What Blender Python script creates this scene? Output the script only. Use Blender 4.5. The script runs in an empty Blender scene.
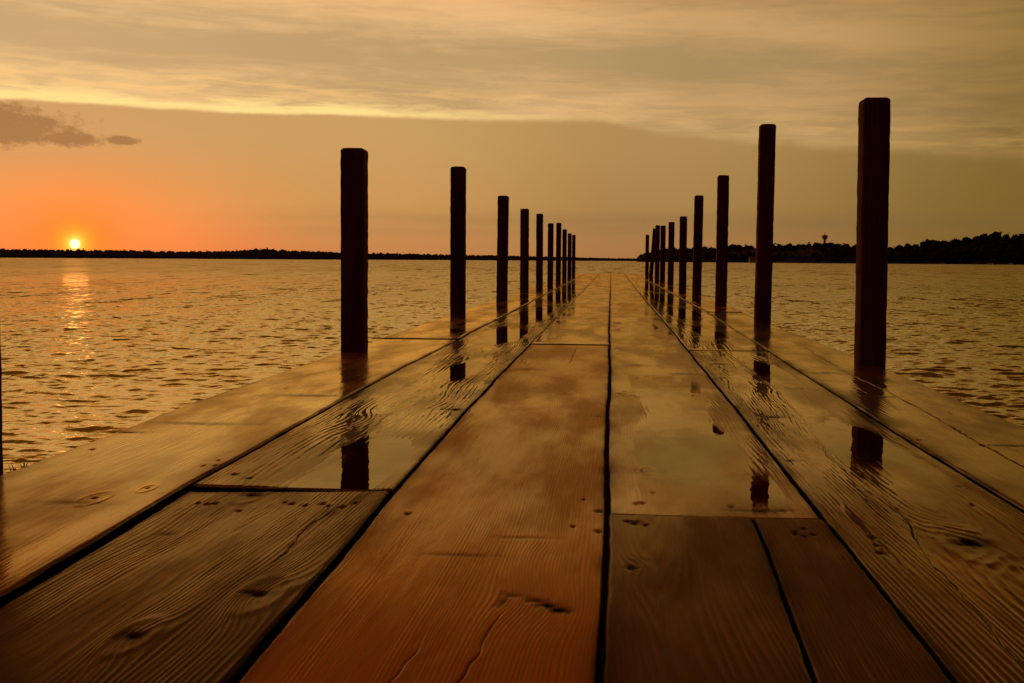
import bpy, math, random
import numpy as np
from mathutils import Vector

random.seed(4)
RNG = np.random.default_rng(11)
sc = bpy.context.scene
COL = sc.collection
H = 0.32                      # eye above the deck
WATER_Z = -0.75
R = math.radians

# ------------------------------------------------------------------ helpers
def srgb(r, g, b):
    f = lambda c: (c/255/12.92) if c/255 <= .04045 else ((c/255+.055)/1.055)**2.4
    return (f(r), f(g), f(b), 1.0)

def tag(o, label=None, cat=None, group=None, kind=None):
    if label: o['label'] = label
    if cat: o['category'] = cat
    if group: o['group'] = group
    if kind: o['kind'] = kind
    return o

def empty(name, loc=(0, 0, 0)):
    o = bpy.data.objects.new(name, None); COL.objects.link(o)
    o.location = loc; o.empty_display_size = .1
    return o

def mesh_obj(name, verts, faces, mat=None, parent=None, smooth=True, loc=None):
    me = bpy.data.meshes.new(name)
    v = np.asarray(verts, dtype=np.float32)
    f = np.asarray(faces, dtype=np.int32)
    me.vertices.add(len(v)); me.vertices.foreach_set('co', v.ravel())
    n, k = f.shape
    me.loops.add(n*k); me.loops.foreach_set('vertex_index', f.ravel())
    me.polygons.add(n)
    me.polygons.foreach_set('loop_start', np.arange(0, n*k, k, dtype=np.int32))
    me.polygons.foreach_set('loop_total', np.full(n, k, dtype=np.int32))
    me.polygons.foreach_set('use_smooth', np.full(n, smooth, dtype=bool))
    me.update(calc_edges=True); me.validate()
    if mat: me.materials.append(mat)
    o = bpy.data.objects.new(name, me); COL.objects.link(o)
    if parent: o.parent = parent
    if loc: o.location = loc
    return o

def py_mesh(name, verts, faces, mat=None, parent=None, smooth=False):
    me = bpy.data.meshes.new(name); me.from_pydata([tuple(v) for v in verts], [], faces)
    if smooth: me.polygons.foreach_set('use_smooth', [True]*len(me.polygons))
    me.update()
    if mat: me.materials.append(mat)
    o = bpy.data.objects.new(name, me); COL.objects.link(o)
    if parent: o.parent = parent
    return o

def _hash(ix, iy, seed):
    h = (ix.astype(np.int64)*374761393 + iy.astype(np.int64)*668265263 + seed*1442695041) & 0xffffffff
    h = ((h ^ (h >> 13))*1274126177) & 0xffffffff
    h = ((h ^ (h >> 16))*2246822519) & 0xffffffff
    return ((h ^ (h >> 15)) & 0xffffff)/float(0xffffff)

def vnoise(x, y, seed=0):                       # -1 .. 1 value noise
    x, y = np.broadcast_arrays(np.asarray(x, float), np.asarray(y, float))
    ix, iy = np.floor(x), np.floor(y); fx, fy = x-ix, y-iy
    fx = fx*fx*fx*(fx*(fx*6-15)+10); fy = fy*fy*fy*(fy*(fy*6-15)+10)
    a = _hash(ix, iy, seed); b = _hash(ix+1, iy, seed); c = _hash(ix, iy+1, seed); d = _hash(ix+1, iy+1, seed)
    return 2*((a*(1-fx)+b*fx)*(1-fy)+(c*(1-fx)+d*fx)*fy)-1

def fbm(x, y, seed=0, o=3):
    s = 0; a = 1; t = 0
    for i in range(o):
        s = s+a*vnoise(x*2**i, y*2**i, seed+i*17); t += a; a *= .5
    return s/t

# node expression helper
class NT:
    def __init__(s, tree): s.t = tree; s.n = tree.nodes; s.l = tree.links
    def new(s, typ, **kw):
        n = s.n.new(typ)
        for k, v in kw.items(): setattr(n, k, v)
        return n
    def put(s, sock, v):
        if isinstance(v, X): s.l.new(v.s, sock)
        elif isinstance(v, bpy.types.NodeSocket): s.l.new(v, sock)
        elif isinstance(v, (tuple, list)): sock.default_value = v
        else: sock.default_value = v
    def m(s, op, *a, clamp=False):
        n = s.new('ShaderNodeMath', operation=op, use_clamp=clamp)
        for i, v in enumerate(a): s.put(n.inputs[i], v)
        return X(s, n.outputs[0])
    def step(s, a, b, x):
        n = s.new('ShaderNodeMapRange', interpolation_type='SMOOTHSTEP')
        s.put(n.inputs['Value'], x); s.put(n.inputs['From Min'], a); s.put(n.inputs['From Max'], b)
        return X(s, n.outputs[0])
    def ramp(s, x, stops, interp='EASE'):
        n = s.new('ShaderNodeValToRGB'); n.color_ramp.interpolation = interp
        e = n.color_ramp.elements
        while len(e) > 2: e.remove(e[-1])
        e[0].position, e[0].color = stops[0]; e[1].position, e[1].color = stops[1]
        for p, c in stops[2:]:
            k = e.new(p); k.color = c
        s.put(n.inputs[0], x); return X(s, n.outputs[0])
    def mix(s, f, a, b, mode='MIX'):
        n = s.new('ShaderNodeMix', data_type='RGBA', blend_type=mode)
        s.put(n.inputs[0], f); s.put(n.inputs[6], a); s.put(n.inputs[7], b)
        return X(s, n.outputs[2])
    def comb(s, x, y, z):
        n = s.new('ShaderNodeCombineXYZ')
        for i, v in enumerate((x, y, z)): s.put(n.inputs[i], v)
        return X(s, n.outputs[0])
    def noise(s, vec, scale=1, detail=4, rough=.5, dist=0.):
        n = s.new('ShaderNodeTexNoise')
        s.put(n.inputs['Vector'], vec); s.put(n.inputs['Scale'], scale); s.put(n.inputs['Detail'], detail)
        s.put(n.inputs['Roughness'], rough); s.put(n.inputs['Distortion'], dist)
        return X(s, n.outputs['Fac'])
class X:
    def __init__(s, nt, sock): s.nt, s.s = nt, sock
    def __add__(a, b): return a.nt.m('ADD', a, b)
    __radd__ = __add__
    def __sub__(a, b): return a.nt.m('SUBTRACT', a, b)
    def __rsub__(a, b): return a.nt.m('SUBTRACT', b, a)
    def __mul__(a, b): return a.nt.m('MULTIPLY', a, b)
    __rmul__ = __mul__
    def __truediv__(a, b): return a.nt.m('DIVIDE', a, b)

def material(name):
    m = bpy.data.materials.new(name); m.use_nodes = True
    nt = NT(m.node_tree); nt.n.clear()
    out = nt.new('ShaderNodeOutputMaterial'); p = nt.new('ShaderNodeBsdfPrincipled')
    nt.l.new(p.outputs[0], out.inputs[0])
    return m, nt, p, out

# ------------------------------------------------------------------ materials
WET_TINT = (1.0, .78, .36, 1)           # golden tint put into the rain film's reflections
def wood_material(name, tint, dark=.45, rough=(.20, .34), coat=1.0, coat_rough=(.03, .16), blotch=None, near_tint=None):
    m, nt, p, out = material(name)
    geo = nt.new('ShaderNodeNewGeometry'); sep = nt.new('ShaderNodeSeparateXYZ')
    nt.l.new(geo.outputs['Position'], sep.inputs[0])
    x, y, z = (X(nt, sep.outputs[i]) for i in range(3))
    g = nt.new('ShaderNodeAttribute', attribute_name='grain'); gr = X(nt, g.outputs['Fac'])
    d = nt.new('ShaderNodeAttribute', attribute_name='mark'); mk = X(nt, d.outputs['Fac'])
    stretched = nt.comb(x*16, y*2.2, z*4)
    n1 = nt.noise(stretched, 1.0, 5, .6)
    n2 = nt.noise(nt.comb(x*5, y*1.6, 0.0), 1.0, 3, .55, .4)
    if near_tint: near_f = 1-nt.step(1.0, 1.75, y+n2*.6)
    fib = nt.noise(nt.comb(x*520, y*9, z*60), 1.0, 3, .6)
    tint = tuple(tint)
    dk = tuple(c*dark for c in tint[:3])+(1,)
    col = nt.mix(gr*.95, tint, dk)
    col = nt.mix(nt.step(.42, .66, n1)*.75, col, tuple(c*.42 for c in tint[:3])+(1,))
    bl = blotch or (tint[0]*1.25, tint[1]*.72, tint[2]*.5, 1)
    col = nt.mix(nt.step(.48, .7, n2)*.7, col, bl)
    if near_tint: col = nt.mix(near_f*.85, col, nt.mix(gr*.7, near_tint, tuple(c*.4 for c in near_tint[:3])+(1,)))  # redder, darker colour towards the near end
    col = nt.mix(nt.step(.35, .68, fib)*.75, col, tuple(c*.5 for c in tint[:3])+(1,))
    speck = nt.noise(nt.comb(x*130, y*70, 0.0), 1.0, 3, .7)
    col = nt.mix(nt.step(.62, .74, speck)*.5, col, tuple(c*.3 for c in tint[:3])+(1,))
    col = nt.mix(nt.m('MULTIPLY', mk, 1.15, clamp=True), col, (.003, .0012, .0003, 1))
    nt.put(p.inputs['Base Color'], col)
    wet = nt.noise(nt.comb(x*7, y*1.8, 3.0), 1.0, 4, .6)
    wv = nt.step(.36, .64, wet)
    nt.put(p.inputs['Roughness'], wv*(rough[1]-rough[0])+rough[0]+.2)
    nt.put(p.inputs['Specular IOR Level'], (1-mk)*.08)
    b = nt.new('ShaderNodeBump'); b.inputs['Strength'].default_value = .75; b.inputs['Distance'].default_value = .0005
    nt.put(b.inputs['Height'], fib*.6+nt.noise(nt.comb(x*90, y*22, z*50), 1.0, 4, .6))
    nt.l.new(b.outputs[0], p.inputs['Normal'])
    b2 = nt.new('ShaderNodeBump'); b2.inputs['Strength'].default_value = .4; b2.inputs['Distance'].default_value = .0004
    nt.put(b2.inputs['Height'], nt.noise(nt.comb(x*60, y*9, z*50), 1.0, 3, .5)+fib*.25)
    gl = nt.new('ShaderNodeBsdfGlossy'); gl.inputs['Color'].default_value = WET_TINT
    nt.put(gl.inputs['Roughness'], wv*(coat_rough[1]-coat_rough[0])+coat_rough[0]+nt.step(.45, .7, fib)*.05)
    nt.l.new(b2.outputs[0], gl.inputs['Normal'])
    fr = nt.new('ShaderNodeFresnel'); fr.inputs['IOR'].default_value = 1.30; nt.l.new(b2.outputs[0], fr.inputs['Normal'])
    mx = nt.new('ShaderNodeMixShader'); nt.put(mx.inputs[0], X(nt, fr.outputs[0])*nt.m('SUBTRACT', 1.0, nt.m('MULTIPLY', mk, 1.25, clamp=True))*(1-wv*.5)*coat*1.15)
    nt.l.new(p.outputs[0], mx.inputs[1]); nt.l.new(gl.outputs[0], mx.inputs[2]); nt.l.new(mx.outputs[0], out.inputs[0])
    return m

TINTS = {
    'honey': wood_material('wood_honey', (.56, .235, .010, 1), blotch=(.50, .14, .008, 1), dark=.4, coat=1.25, coat_rough=(.04, .17)),
    'red':   wood_material('wood_red', (.86, .40, .006, 1), blotch=(.74, .20, .003, 1), near_tint=(.62, .125, .002, 1), rough=(.34, .5), coat=.75, coat_rough=(.07, .22), dark=.32),
    'tan':   wood_material('wood_tan', (.36, .15, .010, 1), rough=(.2, .36), dark=.4),
    'olive': wood_material('wood_olive', (.135, .055, .003, 1), blotch=(.17, .045, .002, 1), rough=(.3, .5), coat=.62, coat_rough=(.08, .24), dark=.25),
    'umber': wood_material('wood_umber', (.15, .046, .002, 1), blotch=(.19, .036, .001, 1), rough=(.34, .5), coat=.5, coat_rough=(.12, .28), dark=.35),
    'brown': wood_material('wood_brown', (.17, .062, .003, 1), blotch=(.20, .055, .002, 1), coat_rough=(.02, .09), dark=.3),
}

def puddle_material():
    m, nt, p, out = material('puddle_water'); nt.n.remove(p)
    geo = nt.new('ShaderNodeNewGeometry'); sep = nt.new('ShaderNodeSeparateXYZ')
    nt.l.new(geo.outputs['Position'], sep.inputs[0]); x, y = X(nt, sep.outputs[0]), X(nt, sep.outputs[1])
    b = nt.new('ShaderNodeBump'); b.inputs['Strength'].default_value = .12; b.inputs['Distance'].default_value = .002
    nt.put(b.inputs['Height'], nt.noise(nt.comb(x*26, y*12, 0.0), 1.0, 2, .4))
    fr = nt.new('ShaderNodeFresnel'); fr.inputs['IOR'].default_value = 1.45
    gl = nt.new('ShaderNodeBsdfGlossy'); gl.inputs['Roughness'].default_value = .012; gl.inputs['Color'].default_value = (1.0, .81, .40, 1)
    tr = nt.new('ShaderNodeBsdfTransparent'); ff = nt.new('ShaderNodeAttribute', attribute_name='fade'); nt.put(tr.inputs['Color'], nt.mix(X(nt, ff.outputs['Fac']), (1, 1, 1, 1), (.62, .50, .33, 1)))
    mx = nt.new('ShaderNodeMixShader')
    nt.l.new(b.outputs[0], fr.inputs['Normal']); nt.l.new(b.outputs[0], gl.inputs['Normal'])
    fa = nt.new('ShaderNodeAttribute', attribute_name='fade'); nt.put(mx.inputs[0], X(nt, fr.outputs[0])*X(nt, fa.outputs['Fac'])); nt.l.new(tr.outputs[0], mx.inputs[1]); nt.l.new(gl.outputs[0], mx.inputs[2])
    nt.l.new(mx.outputs[0], out.inputs[0])
    return m
M_PUDDLE = puddle_material()

def post_material(name='weathered_post_wood', light=(.22, .042, .007, 1), darkc=(.014, .004, .001, 1)):
    m, nt, p, out = material(name)
    tc = nt.new('ShaderNodeTexCoord'); sep = nt.new('ShaderNodeSeparateXYZ')
    nt.l.new(tc.outputs['Object'], sep.inputs[0]); x, y, z = (X(nt, sep.outputs[i]) for i in range(3))
    info = nt.new('ShaderNodeObjectInfo'); r = X(nt, info.outputs['Random'])
    f = nt.noise(nt.comb(x*160+r*50, y*160, z*5), 1.0, 5, .6)
    n = nt.noise(nt.comb(x*8+r*9, y*8, z*3), 1.0, 3, .6)
    col = nt.mix(f, light, darkc)
    col = nt.mix(nt.step(.5, .7, n)*.6, col, (.05, .012, .003, 1))
    nt.put(p.inputs['Base Color'], col)
    p.inputs['Roughness'].default_value = .72
    p.inputs['Specular IOR Level'].default_value = .08
    b = nt.new('ShaderNodeBump'); b.inputs['Strength'].default_value = .8; b.inputs['Distance'].default_value = .0025
    nt.put(b.inputs['Height'], f); nt.l.new(b.outputs[0], p.inputs['Normal'])
    return m
M_POST = post_material()
M_POST_RED = post_material('reddish_post_wood', (.24, .045, .007, 1), (.03, .006, .0015, 1))

def plain(name, color, rough=.8, var=.4, scale=3., spec=.3):
    m, nt, p, out = material(name)
    tc = nt.new('ShaderNodeTexCoord')
    n = nt.noise(X(nt, tc.outputs['Object']), scale, 4, .6)
    nt.put(p.inputs['Base Color'], nt.mix(n, tuple(color)+(1,), tuple(c*(1-var) for c in color)+(1,)))
    p.inputs['Roughness'].default_value = rough; p.inputs['Specular IOR Level'].default_value = spec
    return m
M_BEAM = plain('frame_timber', (.05, .022, .008), .7, .5, 12)
M_BED = plain('lake_mud', (.03, .02, .01))
M_SOIL = plain('shore_soil', (.016, .011, .005), .95, .4, .02)
M_LEAF = plain('far_foliage', (.085, .048, .018), 1.0, .5, .06, .1)  # brownish distance haze put into the leaf colour
M_LEAF2 = plain('hill_foliage', (.022, .019, .006), 1.0, .5, .06, .1)
M_BARK = plain('far_bark', (.03, .018, .008), .95)
M_WEED = plain('dark_weed', (.012, .007, .003), .8)
M_TANK = plain('tank_paint', (.75, .20, .08), .5, .2, .5)
M_STEEL = plain('tower_steel', (.6, .38, .22), .6, .2, .5)
M_WHITE = plain('pale_paint', (.62, .48, .30), .6, .2, .5)
M_DKGLASS = plain('dark_glass', (.02, .015, .01), .2, .2, .5)
M_ROOF = plain('dull_roof', (.10, .06, .04), .8, .3, .5)

def water_material():
    m, nt, p, out = material('lake_water')
    geo = nt.new('ShaderNodeNewGeometry'); sep = nt.new('ShaderNodeSeparateXYZ')
    nt.l.new(geo.outputs['Position'], sep.inputs[0]); x, y = X(nt, sep.outputs[0]), X(nt, sep.outputs[1])
    p.inputs['Base Color'].default_value = (.030, .018, .005, 1)
    nt.n.remove(p)
    p = nt.new('ShaderNodeBsdfGlossy'); p.inputs['Color'].default_value = (.76, .71, .47, 1)
    df = nt.new('ShaderNodeBsdfDiffuse'); df.inputs['Color'].default_value = (.020, .010, .002, 1)
    fr = nt.new('ShaderNodeFresnel'); fr.inputs['IOR'].default_value = 1.333
    mx = nt.new('ShaderNodeMixShader'); nt.l.new(fr.outputs[0], mx.inputs[0]); nt.l.new(df.outputs[0], mx.inputs[1]); nt.l.new(p.outputs[0], mx.inputs[2]); nt.l.new(mx.outputs[0], out.inputs[0])
    p.inputs['Roughness'].default_value = .06
    d = nt.m('SQRT', x*x+y*y)
    nt.put(p.inputs['Roughness'], nt.step(8, 120, d)*.16+.06)
    small = nt.noise(nt.comb(x*11, y*13, 0.0), 1.0, 3, .55)
    b1 = nt.new('ShaderNodeBump'); b1.inputs['Strength'].default_value = .5; b1.inputs['Distance'].default_value = .012
    nt.put(b1.inputs['Height'], small)
    # wind ripples too small for the mesh: slopes straight from noise
    def slopes(sx, sy, seed, det):
        n = nt.new('ShaderNodeTexNoise'); nt.put(n.inputs['Vector'], nt.comb(x*sx, y*sy, seed))
        n.inputs['Scale'].default_value = 1; n.inputs['Detail'].default_value = det; n.inputs['Roughness'].default_value = .6
        v = nt.new('ShaderNodeVectorMath', operation='SUBTRACT'); nt.l.new(n.outputs['Color'], v.inputs[0]); v.inputs[1].default_value = (.5, .5, .5)
        return v.outputs[0]
    def scale(v, k):
        q = nt.new('ShaderNodeVectorMath', operation='SCALE'); nt.l.new(v, q.inputs[0]); nt.put(q.inputs['Scale'], k); return q.outputs[0]
    def add(a, b):
        q = nt.new('ShaderNodeVectorMath', operation='ADD'); nt.l.new(a, q.inputs[0]); nt.l.new(b, q.inputs[1]); return q.outputs[0]
    gust = nt.noise(nt.comb(x*.06, y*.10, 9.0), 1.0, 4, .62)
    gk = nt.step(.3, .7, gust)*.5+.75
    v1 = scale(slopes(5.2, 7.0, 0., 3), nt.step(4, 22, d)*1.0*gk)
    v2 = scale(slopes(1.5, 2.2, 5., 3), nt.step(12, 60, d)*.55*gk)
    v3 = scale(slopes(2.2, .36, 11., 3), nt.step(14, 40, d)*1.25*gk)
    v4 = scale(slopes(.8, .07, 17., 4), nt.step(50, 140, d)*1.5*gk)
    tot = add(add(v1, v2), add(v3, v4))
    mul = nt.new('ShaderNodeVectorMath', operation='MULTIPLY'); nt.l.new(tot, mul.inputs[0]); mul.inputs[1].default_value = (1, 1, 0)
    nn = add(b1.outputs[0], mul.outputs[0])
    nz = nt.new('ShaderNodeVectorMath', operation='NORMALIZE'); nt.l.new(nn, nz.inputs[0])
    nt.l.new(nz.outputs[0], p.inputs['Normal']); nt.l.new(nz.outputs[0], fr.inputs['Normal'])
    return m
M_WATER = water_material()

# ------------------------------------------------------------------ world sky
SUN_AZ, SUN_EL = -24.7, .60                     # degrees from +Y, towards -X
def build_world():
    w = bpy.data.worlds.new('World'); sc.world = w; w.use_nodes = True
    nt = NT(w.node_tree); nt.n.clear()
    out = nt.new('ShaderNodeOutputWorld')
    tc = nt.new('ShaderNodeTexCoord'); sep = nt.new('ShaderNodeSeparateXYZ')
    nt.l.new(tc.outputs['Generated'], sep.inputs[0])
    vx, vy, vz = (X(nt, sep.outputs[i]) for i in range(3))
    az = nt.m('ARCTAN2', vx, vy)*57.29578
    el = nt.m('ARCSINE', vz)*57.29578
    S = srgb
    t = nt.m('MULTIPLY', az+28, 1/48., clamp=True)
    hi = nt.ramp(t, [(0, S(200, 156, 100)), (.35, S(197, 155, 96)), (.62, S(174, 137, 83)), (1, S(126, 100, 46))])
    mid = nt.ramp(t, [(0, S(226, 150, 82)), (.35, S(195, 148, 87)), (.62, S(165, 128, 75)), (1, S(121, 95, 41))])
    lo = nt.ramp(t, [(0, S(234, 122, 62)), (.35, S(190, 130, 76)), (.62, S(164, 118, 68)), (1, S(118, 91, 40))])
    col = nt.mix(nt.step(0, 2.6, el), lo, mid)
    col = nt.mix(nt.step(2.2, 6, el), col, hi)
    # dusky haze bands
    hz = nt.noise(nt.comb(az*.05, el*1.1, 2.0), 1.0, 3, .5)
    band = nt.m('EXPONENT', ((el-1.75)*(el-1.75))*(-1/.35))*nt.step(-22, -12, az)*nt.step(.3, .7, hz+.12)
    col = nt.mix(band*.28, col, S(112, 92, 58))
    # sun glow
    da = az-SUN_AZ; de = el-SUN_EL
    g1 = nt.m('EXPONENT', (da*da*(1/44.)+de*de*(1/7.))*-1.0)
    col = nt.mix(g1*.75, col, S(255, 142, 72))
    g2 = nt.m('EXPONENT', (da*da*(1/4.2)+de*de*(1/3.2))*-1.0)
    col = nt.mix(g2*.75, col, S(255, 128, 34))
    rr = nt.m('SQRT', da*da+de*de)
    # small dark cumulus low on the left
    cn = nt.noise(nt.comb(az*1.5, el*2.2, 7.0), 1.0, 5, .62)
    c1 = nt.m('SUBTRACT', 1.0, nt.m('SQRT', (az+28.6)*(az+28.6)*(1/24.)+(el-5.65)*(el-5.65)*(1/1.3)))
    c2 = nt.m('SUBTRACT', .85, nt.m('SQRT', (az+22.7)*(az+22.7)*(1/1.1)+(el-5.25)*(el-5.25)*(1/.10)))
    c3 = nt.m('SUBTRACT', .8, nt.m('SQRT', (az+24.9)*(az+24.9)*(1/7.)+(el-5.25)*(el-5.25)*(1/.28)))
    cm = nt.m('MAXIMUM', nt.m('MAXIMUM', c1, c2), c3)+(cn-.5)*1.5
    col = nt.mix(nt.step(.0, .45, cm)*1.0, col, S(158, 118, 74))
    # high cloud sheet with a bright lower edge
    wob = nt.noise(nt.comb(az*.35, el*.4, 1.0), 1.0, 5, .6)-.5
    edge = 6.80-nt.m('MAXIMUM', az+1.0, 0.0)*.075-nt.m('MINIMUM', nt.m('MAXIMUM', az+1.0, 0.0), 4.5)*.10-(az+28)*.0145
    e = el-edge+wob*.35*(1+nt.step(-5, 8, az)*1.6)
    cl = nt.noise(nt.comb(az*.075, el*.62+az*.012, 5.0), 1.0, 7, .62, .5)
    cl2 = nt.noise(nt.comb(az*.30, el*2.6+az*.05, 11.0), 1.0, 6, .6, .6)
    tex = cl*.65+cl2*.35
    gray = nt.ramp(t, [(0, S(198, 164, 116)), (.45, S(186, 153, 104)), (.7, S(168, 137, 91)), (1, S(125, 98, 51))])
    brt = nt.ramp(t, [(0, S(245, 200, 136)), (.45, S(230, 184, 128)), (.7, S(200, 158, 104)), (1, S(150, 117, 62))])
    b1 = nt.m('EXPONENT', (el-9.2+az*.022)*(el-9.2+az*.022)*(-1/.9))*(1-nt.step(2, 14, az))*.20
    b2 = nt.m('EXPONENT', (el-11.1+az*.08)*(el-11.1+az*.08)*(-1/.5))*.13
    cc = nt.mix(nt.step(.30, .70, tex-b1+b2), gray, brt)
    sn = nt.noise(nt.comb(az*.22, el*2.2, 3.0), 1.0, 4, .6)
    st = (nt.m('EXPONENT', (e-.22)*(e-.22)*(-1/.03))*.9+nt.m('EXPONENT', (e-.45)*(e-.45)*(-1/.12))*nt.step(.35, .62, sn+(cl2-.5)*.9)*.7)*(1-nt.step(-17, -1, az)*.85)*(1-nt.step(3, 14, az)*.9)
    cc = nt.mix(nt.m('MULTIPLY', st, 1.0, clamp=True), cc, S(255, 222, 140))
    st2 = nt.m('EXPONENT', (e-1.1)*(e-1.1)*(-1/.22))*nt.step(.42, .62, cl2)*(1-nt.step(-20, 0, az)*.75)
    cc = nt.mix(st2*.5, cc, S(250, 200, 120))
    soft = nt.step(-12, 8, az)
    mask = nt.step(-.06, .12+soft*.6, e)
    col = nt.mix(mask, col, cc)
    # unseen sky shaped to light the deck: dark band, lifted zenith, dim behind
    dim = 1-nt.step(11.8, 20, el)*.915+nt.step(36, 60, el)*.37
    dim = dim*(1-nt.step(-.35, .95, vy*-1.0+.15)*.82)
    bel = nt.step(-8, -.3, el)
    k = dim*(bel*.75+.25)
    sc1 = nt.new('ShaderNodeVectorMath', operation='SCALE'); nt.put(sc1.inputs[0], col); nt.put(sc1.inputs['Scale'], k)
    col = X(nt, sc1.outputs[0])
    warm = nt.mix(nt.step(10.6, 17, el), (1, 1, 1, 1), (1.38, .66, .07, 1))  # orange cast added to the upper sky to warm the deck light
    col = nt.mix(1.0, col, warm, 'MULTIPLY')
    # sun: aureole and disc
    a1 = nt.m('EXPONENT', rr*rr*(-1/.50))
    col = nt.mix(a1, col, (1.15, .47, .03, 1))
    a2 = nt.m('EXPONENT', rr*rr*(-1/.10))
    col = nt.mix(a2, col, (1.5, .98, .13, 1))
    disc = 1-nt.step(.18, .24, rr)
    col = nt.mix(disc, col, (1.9, 1.7, .75, 1))
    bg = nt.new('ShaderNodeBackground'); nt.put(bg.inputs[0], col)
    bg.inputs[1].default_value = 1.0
    sky = nt.new('ShaderNodeTexSky', sky_type='NISHITA'); sky.sun_disc = False
    sky.sun_elevation = R(SUN_EL); sky.sun_rotation = R(SUN_AZ)
    tnt = nt.mix(1.0, X(nt, sky.outputs[0]), (1, .55, .2, 1), 'MULTIPLY')
    bg2 = nt.new('ShaderNodeBackground'); nt.put(bg2.inputs[0], tnt); bg2.inputs[1].default_value = .008
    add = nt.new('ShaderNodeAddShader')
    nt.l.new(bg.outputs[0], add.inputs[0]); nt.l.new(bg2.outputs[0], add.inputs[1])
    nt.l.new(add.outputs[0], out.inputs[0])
    w.cycles.sampling_method = 'MANUAL'; w.cycles.sample_map_resolution = 2048
build_world()

# ------------------------------------------------------------------ deck boards
def seam(points, wob=.0015, seed=0):
    ys = np.array([p[0] for p in points]); xs = np.array([p[1] for p in points])
    def f(y):
        y = np.asarray(y, float)
        return np.interp(y, ys, xs) + 1.6*wob*vnoise(y*.9, 0*y+seed, seed) + .5*wob*vnoise(y*3.1, 0*y+seed, seed+9)
    return f
S0 = seam([(-1, -.893), (1.75, -.895), (2.1, -.902), (2.6, -.924), (3.4, -.935), (5, -.925), (30, -.93)], .004, 1)
S1 = seam([(-1, -.55), (.9, -.568), (1.1, -.575), (1.63, -.595), (2.7, -.612), (5, -.618), (30, -.618)], .003, 2)
S2 = seam([(-1, -.272), (.9, -.280), (1.6, -.293), (3.2, -.309), (4.7, -.310), (12, -.298), (30, -.288)], .003, 3)
S3 = seam([(-1, -.008), (.9, -.006), (1.6, -.003), (4.5, -.004), (12, -.012), (30, -.016)], .002, 4)
S4 = seam([(-1, .255), (.9, .270), (1.5, .271), (3.5, .277), (12, .278), (30, .30)], .003, 5)
S5 = seam([(-1, .53), (1.5, .539), (2.2, .541), (4.1, .562), (7.7, .60), (12, .585), (30, .575)], .003, 6)
S6 = seam([(-1, .81), (1.5, .805), (2.8, .806), (3.6, .822), (5.8, .824), (30, .83)], .004, 7)
SPLIT = seam([(-1, .10), (.911, .158), (1.015, .162), (1.162, .168), (1.34, .175), (1.6, .180)], .001, 8)

def y_rows(y0, y1):
    ys = [y0]; y = y0
    while y < y1:
        if y < .72: s = .012
        else: s = max(.0022, y*y/384*.62)
        s = min(s, .35)
        y += s
        ys.append(min(y, y1))
    if len(ys) > 2 and ys[-1]-ys[-2] < 1e-5: ys.pop(-2)
    return np.array(ys)

pier = empty('wooden_pier', (0, 0, 0))
tag(pier, 'long rain-soaked plank pier running straight out over the lake', 'pier')

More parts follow.
